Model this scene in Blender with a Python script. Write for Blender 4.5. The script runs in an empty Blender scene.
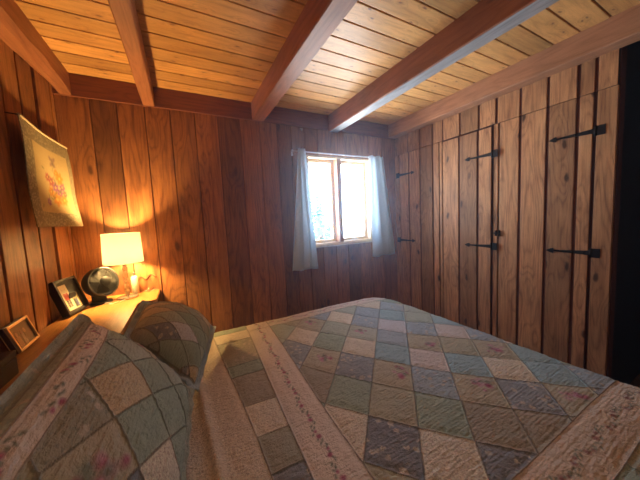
import bpy, bmesh, math, random
import numpy as np
from mathutils import Vector, Matrix
random.seed(4); rng = np.random.default_rng(4)
C = bpy.context.scene.collection
H = 1.36                      # camera height above the floor; most z values are given relative to it
D = 2.40                      # back wall

# ------------------------------------------------------------------ object helpers
def link(name, me, mat=None, parent=None):
    o = bpy.data.objects.new(name, me)
    C.objects.link(o)
    if mat is not None and me is not None:
        for m in (mat if isinstance(mat, (list, tuple)) else [mat]):
            me.materials.append(m)
    if parent is not None:
        o.parent = parent
    return o

def obj(name, bm, mat, parent=None, smooth=False):
    bmesh.ops.recalc_face_normals(bm, faces=bm.faces)
    me = bpy.data.meshes.new(name)
    bm.to_mesh(me); bm.free()
    if smooth:
        for p in me.polygons: p.use_smooth = True
        try: me.set_sharp_from_angle(angle=math.radians(40))
        except Exception: pass
    return link(name, me, mat, parent)

def thing(name, label, cat, loc=(0, 0, 0), group=None):
    o = bpy.data.objects.new(name, None); C.objects.link(o)
    o.location = loc; o.empty_display_size = .05
    return tag(o, label, cat, group)

def tag(o, label, cat, group=None):
    o['label'] = label; o['category'] = cat
    if group: o['group'] = group
    return o

def struct(o, label=None):
    o['kind'] = 'structure'
    if label: o['label'] = label
    return o

def add_box(bm, x0, x1, y0, y1, z0, z1, bev=0.0, mi=0, M=None):
    """z relative to the camera height when M is None"""
    vs = [Vector((x, y, z)) for x in (x0, x1) for y in (y0, y1) for z in (z0, z1)]
    vv = [bm.verts.new((M @ v) if M is not None else v + Vector((0, 0, H))) for v in vs]
    fs = []
    for q in ((0, 1, 3, 2), (4, 6, 7, 5), (0, 4, 5, 1), (2, 3, 7, 6), (0, 2, 6, 4), (1, 5, 7, 3)):
        f = bm.faces.new([vv[i] for i in q]); f.material_index = mi; fs.append(f)
    if bev > 0:
        es = {e for f in fs for e in f.edges}
        bmesh.ops.bevel(bm, geom=list(es), offset=bev, segments=2, profile=.6, affect='EDGES', material=-1)

def add_tube(bm, pts, r, n=10, mi=0, cap=True):
    pts = [Vector(p) for p in pts]
    rr = r if isinstance(r, (list, tuple)) else [r] * len(pts)
    rings = []
    prev = None
    for i, p in enumerate(pts):
        t = (pts[min(i + 1, len(pts) - 1)] - pts[max(i - 1, 0)]).normalized()
        a = prev if prev is not None else (Vector((0, 0, 1)) if abs(t.z) < .9 else Vector((1, 0, 0)))
        a = (a - t * a.dot(t)).normalized(); prev = a
        b = t.cross(a)
        rings.append([bm.verts.new(p + (a * math.cos(2 * math.pi * k / n) + b * math.sin(2 * math.pi * k / n)) * rr[i]) for k in range(n)])
    for i in range(len(rings) - 1):
        for k in range(n):
            f = bm.faces.new((rings[i][k], rings[i][(k + 1) % n], rings[i + 1][(k + 1) % n], rings[i + 1][k])); f.material_index = mi; f.smooth = True
    if cap:
        for rg in (rings[0], rings[-1]):
            f = bm.faces.new(rg); f.material_index = mi

def add_lathe(bm, prof, M=Matrix(), n=32, mi=0, close=False):
    rings = []
    for r, z in prof:
        if r < 1e-5: rings.append([bm.verts.new(M @ Vector((0, 0, z)))])
        else: rings.append([bm.verts.new(M @ Vector((r * math.cos(2 * math.pi * k / n), r * math.sin(2 * math.pi * k / n), z))) for k in range(n)])
    seq = list(zip(rings[:-1], rings[1:])) + ([(rings[-1], rings[0])] if close else [])
    for a, b in seq:
        for k in range(n):
            k2 = (k + 1) % n
            if len(a) == 1 and len(b) == 1: continue
            if len(a) == 1: f = bm.faces.new((a[0], b[k2], b[k]))
            elif len(b) == 1: f = bm.faces.new((a[k], a[k2], b[0]))
            else: f = bm.faces.new((a[k], a[k2], b[k2], b[k]))
            f.smooth = True; f.material_index = mi

def add_prism(bm, poly, M, t, mi=0):
    a = [bm.verts.new(M @ Vector((x, y, 0))) for x, y in poly]
    b = [bm.verts.new(M @ Vector((x, y, t))) for x, y in poly]
    n = len(poly)
    bm.faces.new(a).material_index = mi; bm.faces.new(b[::-1]).material_index = mi
    for i in range(n):
        bm.faces.new((a[i], a[(i + 1) % n], b[(i + 1) % n], b[i])).material_index = mi

# ------------------------------------------------------------------ node helpers
class NT:
    def __init__(s, name):
        s.m = bpy.data.materials.new(name); s.m.use_nodes = True
        s.t = s.m.node_tree; s.t.nodes.clear()
        s.out = s.t.nodes.new('ShaderNodeOutputMaterial')
    def n(s, ty, **kw):
        nd = s.t.nodes.new('ShaderNode' + ty)
        for k, v in kw.items():
            if k.startswith('i_'):
                nd.inputs[k[2:].replace('_', ' ')].default_value = v
            else: setattr(nd, k, v)
        return nd
    def l(s, a, b): s.t.links.new(a, b)
    def math(s, op, a, b=None, c=None):
        nd = s.t.nodes.new('ShaderNodeMath'); nd.operation = op
        for i, v in enumerate((a, b, c)):
            if v is None: continue
            if isinstance(v, (int, float)): nd.inputs[i].default_value = v
            else: s.l(v, nd.inputs[i])
        return nd.outputs[0]
    def vmath(s, op, a, b):
        nd = s.t.nodes.new('ShaderNodeVectorMath'); nd.operation = op
        for i, v in enumerate((a, b)):
            if isinstance(v, tuple): nd.inputs[i].default_value = v
            else: s.l(v, nd.inputs[i])
        return nd.outputs[0]
    def ramp(s, fac, lo, hi):
        nd = s.n('MapRange', interpolation_type='SMOOTHSTEP'); nd.inputs['From Min'].default_value = lo; nd.inputs['From Max'].default_value = hi
        s.l(fac, nd.inputs['Value']); return nd.outputs['Result']
    def mix(s, fac, a, b, blend='MIX'):
        nd = s.t.nodes.new('ShaderNodeMix'); nd.data_type = 'RGBA'; nd.blend_type = blend
        for i, v in ((0, fac), (6, a), (7, b)):
            if isinstance(v, (int, float)): nd.inputs[i].default_value = v
            elif isinstance(v, tuple): nd.inputs[i].default_value = (*v[:3], 1)
            else: s.l(v, nd.inputs[i])
        return nd.outputs[2]
    def noise(s, vec, scale, detail=3, rough=.5, dist=0.0):
        nd = s.n('TexNoise'); nd.inputs['Scale'].default_value = scale; nd.inputs['Detail'].default_value = detail
        nd.inputs['Roughness'].default_value = rough; nd.inputs['Distortion'].default_value = dist
        s.l(vec, nd.inputs['Vector']); return nd.outputs['Fac']
    def bsdf(s, col, rough=.5, metal=0.0, bump=None, bstr=.3, bdist=.002, **kw):
        p = s.n('BsdfPrincipled')
        if isinstance(col, tuple): p.inputs['Base Color'].default_value = (*col[:3], 1)
        else: s.l(col, p.inputs['Base Color'])
        if isinstance(rough, (int, float)): p.inputs['Roughness'].default_value = rough
        else: s.l(rough, p.inputs['Roughness'])
        p.inputs['Metallic'].default_value = metal
        for k, v in kw.items(): p.inputs[k.replace('_', ' ')].default_value = v
        if bump is not None:
            b = s.n('Bump'); b.inputs['Strength'].default_value = bstr; b.inputs['Distance'].default_value = bdist
            s.l(bump, b.inputs['Height']); s.l(b.outputs[0], p.inputs['Normal'])
        s.l(p.outputs[0], s.out.inputs['Surface']); return p

def simple(name, col, rough=.5, metal=0.0, var=.12, scale=30, bstr=.15, **kw):
    """plain material with a little procedural unevenness in colour"""
    t = NT(name); tc = t.n('TexCoord').outputs['Object']
    nz = t.noise(tc, scale, 4)
    c = t.mix(nz, tuple(v * (1 - var) for v in col), tuple(min(1, v * (1 + var)) for v in col))
    t.bsdf(c, rough, metal, bump=nz, bstr=bstr, bdist=.0008, **kw); return t.m

def wood(name, axis, light, dark, knot=(.10, .035, .015), rough=.5, vary=.35, knots=1.0, kscale=1.0, saw=0.0, fig=1.0, spec=.35, nrm=None):
    """sawn softwood: grain along axis (0,1,2), growth figure, knots, tone different on every board"""
    t = NT(name)
    tc = t.n('TexCoord').outputs['Object']
    rnd = t.n('NewGeometry').outputs['Random Per Island']
    off = t.n('CombineXYZ'); 
    for i, k in enumerate((37.0, 53.0, 71.0)): t.l(t.math('MULTIPLY', rnd, k), off.inputs[i])
    v = t.vmath('ADD', tc, off.outputs[0])
    s = [1, 1, 1]; s[axis] = .10
    ks = [4.6 * kscale] * 3; ks[axis] = 1.9 * kscale
    # knots
    wob = t.n('TexNoise'); wob.inputs['Scale'].default_value = 14; t.l(v, wob.inputs['Vector'])
    vw = t.vmath('ADD', v, t.vmath('MULTIPLY', wob.outputs['Color'], (.03, .03, .03)))
    vk = t.vmath('MULTIPLY', vw, tuple(ks))
    vo = t.n('TexVoronoi'); vo.inputs['Scale'].default_value = 1.0
    if nrm is not None:
        sp = t.n('SeparateXYZ'); cb = t.n('CombineXYZ'); t.l(vk, sp.inputs[0])
        ab = [i for i in range(3) if i != nrm]
        t.l(sp.outputs[ab[0]], cb.inputs[0]); t.l(sp.outputs[ab[1]], cb.inputs[1]); vo.voronoi_dimensions = '2D'
        t.l(cb.outputs[0], vo.inputs['Vector'])
    else: t.l(vk, vo.inputs['Vector'])
    d = vo.outputs['Distance']
    kn = t.math('SUBTRACT', 1.0, t.ramp(d, .035, .095))
    halo = t.math('SUBTRACT', 1.0, t.ramp(d, .06, .38))
    # figure
    vs = t.vmath('MULTIPLY', v, tuple(s))
    low = t.noise(vs, 5.0, 2, .5)
    q = t.math('ADD', t.math('MULTIPLY', low, 26.0 * fig), t.math('MULTIPLY', halo, 2.2))
    ring = t.math('ABSOLUTE', t.math('SINE', t.math('MULTIPLY', q, 2.0)))
    ring = t.math('POWER', ring, .6)
    s2 = [1, 1, 1]; s2[axis] = .035
    fine = t.noise(t.vmath('MULTIPLY', v, tuple(s2)), 190.0, 3, .6)
    fine2 = t.noise(t.vmath('MULTIPLY', v, tuple(s)), 45.0, 3, .6)
    blot = t.noise(v, 2.6, 3, .55)
    g = t.math('ADD', t.math('MULTIPLY', ring, .20), t.math('ADD', t.math('MULTIPLY', fine, .42), t.math('MULTIPLY', fine2, .62)))
    col = t.mix(t.ramp(g, .36, .86), dark, light)
    tone = t.math('ADD', t.math('MULTIPLY', t.math('SUBTRACT', rnd, .5), vary * 1.5), t.math('ADD', .68, t.math('MULTIPLY', blot, .62)))
    cc = t.n('CombineColor')
    for i in range(3): t.l(tone, cc.inputs[i])
    col = t.mix(1.0, col, cc.outputs[0], 'MULTIPLY')
    bump = t.math('ADD', t.math('MULTIPLY', ring, .35), fine)
    if saw > 0:                                     # circular saw marks across the board
        s3 = [.15, .15, .15]; s3[axis] = 1.0
        sw = t.noise(t.vmath('MULTIPLY', v, tuple(s3)), 95.0, 1, .4)
        bump = t.math('ADD', bump, t.math('MULTIPLY', sw, saw * 1.3))
        col = t.mix(t.math('MULTIPLY', t.ramp(sw, .45, .7), .22 * saw), col, dark)
    if knots > 0:
        sel = t.n('SeparateColor'); t.l(vo.outputs['Color'], sel.inputs[0])
        pick = t.ramp(sel.outputs[0], 1 - .55 * knots - .03, 1 - .55 * knots + .03)
        col = t.mix(t.math('MULTIPLY', t.math('MULTIPLY', halo, .30), pick), col, tuple(.75 * a + .25 * b for a, b in zip(dark, knot)))
        col = t.mix(t.math('MULTIPLY', t.math('MULTIPLY', kn, .95), pick), col, knot)
    t.bsdf(col, rough, bump=bump, bstr=.5, bdist=.0016, Specular_IOR_Level=spec)
    return t.m

W_BACK = wood('red cedar boards', 2, (.42, .180, .062), (.15, .050, .020), rough=.48, vary=.55, saw=.45, knots=.9, nrm=1)
W_LEFT = wood('oiled cedar boards', 2, (.42, .185, .064), (.13, .046, .018), rough=.38, vary=.55, saw=.3, knots=.9, spec=.5, nrm=0)
W_CLOSET = wood('knotty closet boards', 2, (.62, .350, .175), (.26, .115, .056), knot=(.07, .030, .018), rough=.5, vary=.42, saw=.3, knots=1.0, kscale=1.15, fig=1.2, nrm=0)
W_GAP = simple('dark red board gap', (.13, .036, .020), .8)
W_CEIL = wood('pine ceiling boards', 0, (.67, .385, .140), (.44, .22, .075), knot=(.22, .085, .035), rough=.42, vary=.42, knots=.8, kscale=3.0, fig=.7, spec=.4, nrm=2)
W_CEILGAP = simple('ceiling groove wood', (.17, .070, .030), .8)
W_BEAM = wood('fir beam', 1, (.42, .18, .090), (.27, .100, .050), knot=(.12, .045, .025), rough=.5, vary=.12, knots=.5, kscale=.8)
W_BEAMLIGHT = wood('pale fir beam', 1, (.50, .27, .16), (.34, .165, .09), knot=(.14, .055, .03), rough=.5, vary=.1, knots=.8, kscale=1.0)
W_HEADER = wood('dark fir header', 0, (.25, .085, .045), (.13, .042, .024), rough=.5, vary=.1, knots=.4)
W_TRIM = wood('pale pine window frame', 2, (.80, .66, .46), (.64, .48, .30), rough=.45, vary=.05, knots=.0)
W_SHELF = wood('varnished pine shelf', 1, (.50, .24, .070), (.33, .145, .035), knot=(.22, .085, .035), rough=.3, vary=.1, knots=.5, spec=.5)
W_FLOOR = wood('floor boards', 1, (.30, .17, .09), (.16, .08, .04), rough=.5)
W_DARK = wood('boards painted in deep shade', 2, (.022, .012, .012), (.011, .006, .007), rough=.6, vary=.1, knots=0)  # near-black colour stands in for the shade of the recess
M_IRON = simple('black wrought iron', (.018, .018, .022), .45, .6, bstr=.3, scale=200)

# ------------------------------------------------------------------ shell
Y0 = -1.25
bm = bmesh.new()
for k in range(24):
    x0 = -.75 + k * .17
    add_box(bm, x0, x0 + .166, Y0 - .05, D + .05, -H - .03, -H, .002)
struct(obj('floor', bm, W_FLOOR))

# ceiling: boards along X, grooves every 12.85 cm
bm = bmesh.new()
add_box(bm, -.80, 3.35, Y0 - .1, D + .2, 1.062, 1.16, 0, 1)
P = .1285
edges = [.7075 + P * k for k in range(-16, 14)]
for a in edges:
    b = a + P
    if b > D + .02: b = D + .02
    if b - a < .02: continue
    add_box(bm, -.72, 3.25, a + .0045, b - .0045, 1.05, 1.066, .003)
struct(obj('ceiling', bm, [W_CEIL, W_CEILGAP]))

def board_run(bm, edges, lo, hi, plane, face, th, gap=.006, jit=.003, hole=None, cut=None, bev=.003):
    """boards whose faces look into the room. plane 'x'/'y', face = coordinate, th signed thickness away from the room"""
    for a, b in zip(edges[:-1], edges[1:]):
        j = random.uniform(-jit, jit)
        a2, b2 = a + gap / 2, b - gap / 2
        spans = [(lo, hi)]
        if hole and a2 < hole[1] - .01 and b2 > hole[0] + .01:
            spans = [(lo, hole[2]), (hole[3], hi)]
        for z0, z1 in spans:
            f0, f1 = sorted((face + j, face + th))
            if plane == 'y': add_box(bm, a2, b2, f0, f1, z0, z1, bev)
            else: add_box(bm, f0, f1, a2, b2, z0, z1, bev)

WX0, WX1, WZ0, WZ1 = 1.145, 1.955, -.290, .640
bm = bmesh.new()
be = [-.69, -.505, -.354, -.184, -.016, .158, .335, .52, .694, .86, 1.00, 1.145, 1.30, 1.46, 1.62, 1.79, 1.955, 2.14, 2.36]
board_run(bm, be, -H, .96, 'y', D, .022, hole=(WX0, WX1, WZ0, WZ1))
for x0, x1, z0, z1 in ((-.80, WX0, -H, 1.1), (WX1, 3.3, -H, 1.1), (WX0, WX1, -H, WZ0), (WX0, WX1, WZ1, 1.1)):
    add_box(bm, x0, x1, D + .012, D + .16, z0, z1, 0, 1)
# a wandering dark crack in the lamp lit board
for s in (0,):
    pts = [(-.335 + .012 * k, D - .004, H - .405 + .016 * math.sin(k * 1.15) + .002 * k) for k in range(11)]
    add_tube(bm, pts, .0028, 6, 1)
struct(obj('wall_back', bm, [W_BACK, W_GAP]))

bm = bmesh.new()
le = [Y0, -1.05, -.86, -.67, -.48, -.30, -.12, .06, .25, .44, .62, .81, 1.00, 1.19, 1.39, 1.585, 1.775, 1.945, 2.12, 2.33, 2.40]
board_run(bm, le, -H, 1.05, 'x', -.685, -.017, gap=.022, jit=.005)
add_box(bm, -.85, -.703, Y0 - .1, D + .15, -H, 1.1, 0, 1)
struct(obj('wall_left', bm, [W_LEFT, W_GAP]))

bm = bmesh.new()
board_run(bm, [-.75 + .18 * k for k in range(23)], -H, 1.05, 'y', Y0, -.022)
add_box(bm, -.80, 3.35, Y0 - .15, Y0 - .012, -H, 1.1, 0, 1)
struct(obj('wall_near', bm, [W_BACK, W_GAP]))

# closet wall on the right: fixed boards, three board doors with strap hinges
XR = 2.34
ZT = .700
bm = bmesh.new()
ce = [.56, .66, .742, .90, 1.068, 1.240, 1.382, 1.556, 1.737, 1.855, 2.02, 2.19, 2.40]
board_run(bm, ce, ZT + .004, .96, 'x', XR, .012, gap=.018)                      # short boards over the doors
board_run(bm, [.56, .655], -H, ZT, 'x', XR, .024, gap=.008)
board_run(bm, [1.222, 1.262], -H, ZT, 'x', XR, .024, gap=.006)
board_run(bm, [1.742, 1.775], -H, ZT, 'x', XR, .024, gap=.006)
board_run(bm, [2.33, 2.40], -H, ZT, 'x', XR, .024, gap=.006)
add_box(bm, XR + .0285, XR + .10, .56, D + .05, -H, 1.06, 0, 1)
add_box(bm, XR + .010, XR + .03, .56, D + .02, ZT + .004, 1.05, 0, 1)
struct(obj('wall_right', bm, [W_CLOSET, W_GAP]))

def strap_hinge(parent, y, z, sgn, L=.235, far=XR):
    """square plate on the frame board, tapering strap ending in a spear point; sgn +1 points to +Y"""
    bm = bmesh.new()
    x = far - .0065
    add_box(bm, x, x + .006, min(y, y - sgn * .045), max(y, y - sgn * .045), z - .030, z + .030, .0015)
    add_tube(bm, [(x + .001, y, H + z - .030), (x + .001, y, H + z + .030)], .0065, 10)
    M = Matrix(((0, 0, -1, x + .001), (sgn, 0, 0, y), (0, 1, 0, H + z), (0, 0, 0, 1)))
    poly = [(.002, .016), (.03, .013), (L * .80, .005), (L * .815, .018), (L * .87, .015), (L, 0), (L * .87, -.015), (L * .815, -.018), (L * .80, -.005), (.03, -.013), (.002, -.016)]
    add_prism(bm, poly, M, .005)
    for d in (.03, .09, .15):
        add_lathe(bm, [(0, .0085), (.005, .007), (.006, .004)], M @ Matrix.Translation((d, 0, 0)), 10)
    o = obj('strap_hinge', bm, M_IRON, parent)
    return o

def door(n, edges, face, z0, z1, label, hinge_y, sgn):
    o = bpy.data.objects.new('door_%d' % n, None); C.objects.link(o); struct(o, label)
    o.location = (0, 0, 0)
    bm = bmesh.new()
    board_run(bm, edges, z0, z1, 'x', face, .012, gap=.019, jit=.001)
    add_box(bm, face + .010, face + .027, edges[0] + .012, edges[-1] - .012, z0 + .01, z1 - .01, 0, 1)
    obj('door_panel', bm, [W_CLOSET, W_GAP], o)
    for z in (.462, -.312):
        strap_hinge(o, hinge_y, z, sgn, far=face if n == 1 else XR)
    return o
d2 = door(2, [.660, .742, .90, 1.068, 1.222], XR, -H + .02, ZT, 'board closet door nearest the dark doorway', .655, 1)
d1 = door(1, [1.262, 1.382, 1.556, 1.737], XR - .014, -H + .02, .685, 'raised middle board closet door', 1.262, 1)
d3 = door(3, [1.777, 1.855, 2.02, 2.18, 2.33], XR, -H + .02, ZT, 'board closet door in the far corner by the window', 2.325, -1)
# turn latch between the two nearer doors
bm = bmesh.new()
zl = -.198
add_box(bm, XR - .020, XR - .0145, 1.195, 1.245, zl - .006, zl + .006, .001)
add_box(bm, XR - .020, XR - .0005, 1.200, 1.210, zl - .024, zl + .024, .002)
add_box(bm, XR - .020, XR - .0005, 1.226, 1.236, zl - .024, zl + .024, .002)
obj('latch', bm, M_IRON, d2)

# closet end + dark recess beyond it
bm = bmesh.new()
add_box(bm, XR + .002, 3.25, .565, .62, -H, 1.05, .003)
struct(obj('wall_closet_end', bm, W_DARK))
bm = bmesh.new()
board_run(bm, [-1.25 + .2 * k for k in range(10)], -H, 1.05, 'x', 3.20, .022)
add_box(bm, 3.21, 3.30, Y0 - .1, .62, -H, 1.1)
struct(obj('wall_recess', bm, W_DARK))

# beams
def beam(x0, x1, z0, mat, label, bev=.006, y1=D - .024, wane=False, under=False):
    bm = bmesh.new()
    n = 40
    ys = [Y0 + (y1 - Y0) * k / n for k in range(n + 1)]
    rings = []
    for y in ys:
        if wane:
            w = .018 + .016 * math.sin(y * 7.0) * math.sin(y * 3.1 + 1) + random.uniform(-.004, .004)
            w2 = .020 + .012 * math.sin(y * 5.0 + 2) + random.uniform(-.003, .003)
        else: w = w2 = bev
        jx = .0012 * math.sin(y * 9 + x0 * 7)
        prof = [(x0, 1.056), (x0 + jx, z0 + w * (1.3 if wane else 1)), (x0 + w + jx, z0), (x1 - bev - jx, z0), (x1 - jx, z0 + bev), (x1, 1.056)]
        if wane: prof = [(x0, 1.056), (x0, z0 + w2 * 1.6), (x0 + w2 * 1.2, z0 + w * .3), (x1 - w * 1.2, z0), (x1 - jx, z0 + w * 1.4), (x1, 1.056)]
        rings.append([bm.verts.new((px, y, pz + H)) for px, pz in prof])
    for a, b in zip(rings[:-1], rings[1:]):
        for k in range(6):
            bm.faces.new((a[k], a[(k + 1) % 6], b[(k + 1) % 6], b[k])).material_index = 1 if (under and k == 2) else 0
    bm.faces.new(rings[0]); bm.faces.new(rings[-1])
    o = obj('ceiling_beam', bm, mat)
    return tag(o, label, 'beam', 'ceiling beams running toward the window wall')
beam(-.684, -.590, .905, W_BEAM, 'rough waney-edged ceiling beam against the left wall above the tapestry', wane=True)
beam(-.190, -.112, .905, W_BEAM, 'narrowest ceiling beam, above the lamp shade')
beam(.625, .735, .905, W_BEAM, 'reddish ceiling beam meeting the back wall just left of the window')
W_WINLIT = wood('beam underside painted window-lit', 1, (.42, .46, .50), (.20, .22, .26), rough=.35, vary=.1, knots=.3, spec=.5)  # cool window light from below, put into the beam's underside colour
beam(1.418, 1.525, .888, [W_BEAM, W_WINLIT], 'ceiling beam above the window, underside coloured pale grey for the window light on it', under=True)
beam(2.232, 2.352, .905, W_BEAMLIGHT, 'pale ceiling beam along the top of the closet boards')
bm = bmesh.new()
add_box(bm, -.685, 2.34, D - .022, D + .03, .905, 1.052, .003)
tag(obj('header_beam', bm, W_HEADER), 'dark horizontal header board along the top of the window wall', 'beam')
# small cup hook in the header
bm = bmesh.new()
c = Vector((1.113, D - .045, H + .862))
add_lathe(bm, [(0, 0), (.014, 0), (.012, .005), (.004, .008), (0, .008)], Matrix.Translation((1.113, D, H + .885)) @ Matrix.Rotation(math.pi / 2, 4, 'X'), 14)
add_tube(bm, [(1.113, D, H + .885), (1.113, D - .022, H + .885)] + [(1.113, D - .022 - .014 * math.sin(a), H + .872 + .013 * math.cos(a)) for a in np.linspace(0, 4.4, 12)], .0024, 8)
tag(obj('cup_hook', bm, simple('dull brass', (.45, .38, .28), .35, .8)), 'small metal cup hook screwed into the wall above the left curtain', 'hook')

# ------------------------------------------------------------------ window
win = bpy.data.objects.new('window_1', None); C.objects.link(win); struct(win, 'two-sash pine window in the back wall')
def ring(bm, x0, x1, z0, z1, y0, y1, w, bev=.002, wb=None):
    wb = wb or w
    add_box(bm, x0, x0 + w, y0, y1, z0, z1, bev); add_box(bm, x1 - w, x1, y0, y1, z0, z1, bev)
    add_box(bm, x0 + w, x1 - w, y0, y1, z1 - w, z1, bev); add_box(bm, x0 + w, x1 - w, y0, y1, z0, z0 + wb, bev)
bm = bmesh.new(); ring(bm, WX0, WX1, WZ0, WZ1, D - .012, D + .14, .022)
obj('window_frame', bm, W_TRIM, win)
bm = bmesh.new(); add_box(bm, 1.500, 1.553, D - .02, D + .135, WZ0 + .022, WZ1 - .022, .003)
obj('mullion', bm, W_BEAMLIGHT, win)
bm = bmesh.new(); add_box(bm, WX0 - .01, WX1 + .01, D - .028, D - .006, WZ0 - .018, WZ0 + .010, .003)
obj('window_sill', bm, W_TRIM, win)
t = NT('window glass')
tr = t.n('BsdfTransparent'); gl = t.n('BsdfGlossy'); gl.inputs['Roughness'].default_value = .02
mx = t.n('MixShader'); mx.inputs[0].default_value = .06
t.l(tr.outputs[0], mx.inputs[1]); t.l(gl.outputs[0], mx.inputs[2]); t.l(mx.outputs[0], t.out.inputs['Surface'])
GLASS = t.m
for x0, x1 in ((WX0 + .022, 1.500), (1.553, WX1 - .022)):
    bm = bmesh.new(); ring(bm, x0 + .001, x1 - .001, WZ0 + .023, WZ1 - .023, D + .060, D + .100, .034, wb=.030)
    s = obj('sash', bm, W_TRIM, win)
    bm = bmesh.new(); add_box(bm, x0 + .035, x1 - .035, D + .078, D + .082, WZ0 + .053, WZ1 - .057)
    obj('pane', bm, GLASS, s)
    bm = bmesh.new()
    xc = (x0 + x1) / 2 + .02
    add_box(bm, xc - .03, xc + .03, D + .045, D + .062, WZ0 + .028, WZ0 + .04, .002)
    add_tube(bm, [(xc, D + .05, H + WZ0 + .04), (xc + .01, D + .03, H + WZ0 + .052), (xc + .05, D + .028, H + WZ0 + .05)], .004, 8)
    obj('crank_handle', bm, simple('white crank metal', (.7, .7, .68), .35, .3), s)

# ------------------------------------------------------------------ curtains and rod
t = NT('thin curtain cloth')
tc = t.n('TexCoord').outputs['Object']
wv = t.noise(tc, 420, 2)
dif = t.n('BsdfDiffuse'); trn = t.n('BsdfTranslucent'); mx = t.n('MixShader'); mx.inputs[0].default_value = .42
cc = t.mix(wv, (.64, .67, .70), (.76, .78, .80))
t.l(cc, dif.inputs[0]); trn.inputs[0].default_value = (.70, .84, .94, 1)
t.l(dif.outputs[0], mx.inputs[1]); t.l(trn.outputs[0], mx.inputs[2]); t.l(mx.outputs[0], t.out.inputs['Surface'])
CURT = t.m
CY = D - .075
def curtain(name, top, bot, z1, z0, nf, label, ph=0.0, lean=0.0):
    NU, NV = 90, 44
    verts = []; faces = []
    for j in range(NV + 1):
        v = j / NV                       # 0 top .. 1 bottom
        z = z1 + (z0 - z1) * v
        for i in range(NU + 1):
            u = i / NU
            x0 = top[0] + (bot[0] - top[0]) * v ** 1.1; x1 = top[1] + (bot[1] - top[1]) * v ** .9
            amp = .024 * (1 - .25 * v)
            w = math.sin(2 * math.pi * nf * u + ph + .5 * math.sin(3 * v + u * 4)) * amp * (.8 + .3 * math.sin(u * 9 + 2))
            x = x0 + (x1 - x0) * u + .010 * math.sin(4 * math.pi * nf * u + ph) * (1 - v * .3) * .5
            zz = z + (.006 * math.sin(u * 11 + ph) * v)
            verts.append((x, CY - .034 + w + lean * v, H + zz))
    for j in range(NV):
        for i in range(NU):
            a = j * (NU + 1) + i
            faces.append((a, a + 1, a + NU + 2, a + NU + 1))
    me = bpy.data.meshes.new(name); me.from_pydata(verts, [], faces)
    for p in me.polygons: p.use_smooth = True
    o = link(name, me, CURT)
    sm = o.modifiers.new('thick', 'SOLIDIFY'); sm.thickness = .0012
    return tag(o, label, 'curtain', 'short curtains at the window')
curtain('curtain', (1.022, 1.085), (.895, 1.165), .668, -.500, 2.6, 'pale short curtain gathered at the left side of the window', .6)
curtain('curtain', (1.870, 2.065), (1.880, 2.210), .655, -.470, 2.2, 'bluish short curtain at the right side of the window', 2.4)
bm = bmesh.new()
ZR = .648
add_tube(bm, [(.975, CY, H + ZR), (2.065, CY, H + ZR)], .006, 12)
for x in (.975, 2.065): add_lathe(bm, [(0, -.012), (.009, -.008), (.012, 0), (.009, .008), (0, .012)], Matrix.Translation((x, CY, H + ZR)), 12)
for x in (1.000, 2.050):
    add_tube(bm, [(x, CY, H + ZR - .006), (x, D - .004, H + ZR - .006)], .004, 8)
    add_box(bm, x - .010, x + .010, D - .006, D - .0005, ZR - .03, ZR + .02, .001)
tag(obj('curtain_rod', bm, simple('white rod', (.72, .72, .72), .4)), 'thin white curtain rod across the top of the window', 'curtain rod')

# ------------------------------------------------------------------ patchwork design (cloth albedo computed per vertex)
SAGE = (.37, .44, .34); SAGE2 = (.46, .51, .41); TEAL = (.36, .50, .52); BLUE = (.40, .48, .52); GREY = (.34, .36, .37)
KHAKI = (.48, .46, .33); BROWN = (.40, .35, .26); CREAM = (.78, .71, .55); PINKC = (.74, .68, .62); LILAC = (.68, .70, .72)
PINK = (.78, .68, .57); DGREY = (.27, .28, .29); OLIVE = (.40, .38, .28); CRIM = (.42, .07, .16); LEAF = (.20, .24, .17); TAN = (.70, .57, .36)
# kinds: 0 plain, 1 little pale flowers, 2 speckled calico, 3 rose sprays
CELLS = {(0, 0): (SAGE2, 0), (-1, 0): (KHAKI, 3), (1, 0): (SAGE2, 3), (2, 0): (BLUE, 0), (3, 0): (KHAKI, 3), (4, 0): (KHAKI, 0), (5, 0): (KHAKI, 3), (6, 0): (TEAL, 0),
         (0, -1): (CREAM, 0), (1, -1): (BLUE, 1), (2, -1): (LILAC, 2), (3, -1): (BLUE, 1), (4, -1): (PINKC, 2), (5, -1): (BLUE, 1), (6, -1): (LILAC, 2), (-1, -1): (BLUE, 1),
         (1, -2): (BLUE, 0), (2, -2): (TEAL, 0), (3, -2): (SAGE2, 0), (4, -2): (TEAL, 0), (5, -2): (BLUE, 0), (2, -3): (BLUE, 1), (3, -3): (SAGE2, 0), (4, -3): (LILAC, 2),
         (0, 1): (SAGE, 0), (1, 1): (CREAM, 2), (2, 1): (TEAL, 0), (3, 1): (PINKC, 2), (4, 1): (TEAL, 0), (5, 1): (CREAM, 2), (6, 1): (TEAL, 0), (-1, 1): (CREAM, 2), (-2, 1): (SAGE2, 0),
         (0, 2): (KHAKI, 3), (1, 2): (GREY, 1), (2, 2): (KHAKI, 3), (3, 2): (BLUE, 1), (4, 2): (KHAKI, 3), (5, 2): (GREY, 1), (6, 2): (KHAKI, 3), (-1, 2): (GREY, 1),
         (0, 3): (BROWN, 0), (1, 3): (SAGE, 0), (2, 3): (KHAKI, 0), (3, 3): (SAGE, 0), (4, 3): (BROWN, 0), (5, 3): (BROWN, 0), (6, 3): (OLIVE, 0),
         (0, 4): (SAGE, 0), (1, 4): (CREAM, 2), (2, 4): (DGREY, 1), (3, 4): (CREAM, 2), (4, 4): (DGREY, 1), (5, 4): (OLIVE, 0), (2, 5): (KHAKI, 0), (3, 5): (SAGE, 0), (1, 5): (KHAKI, 3), (4, 5): (KHAKI, 3)}
PCELL = {}
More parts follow.
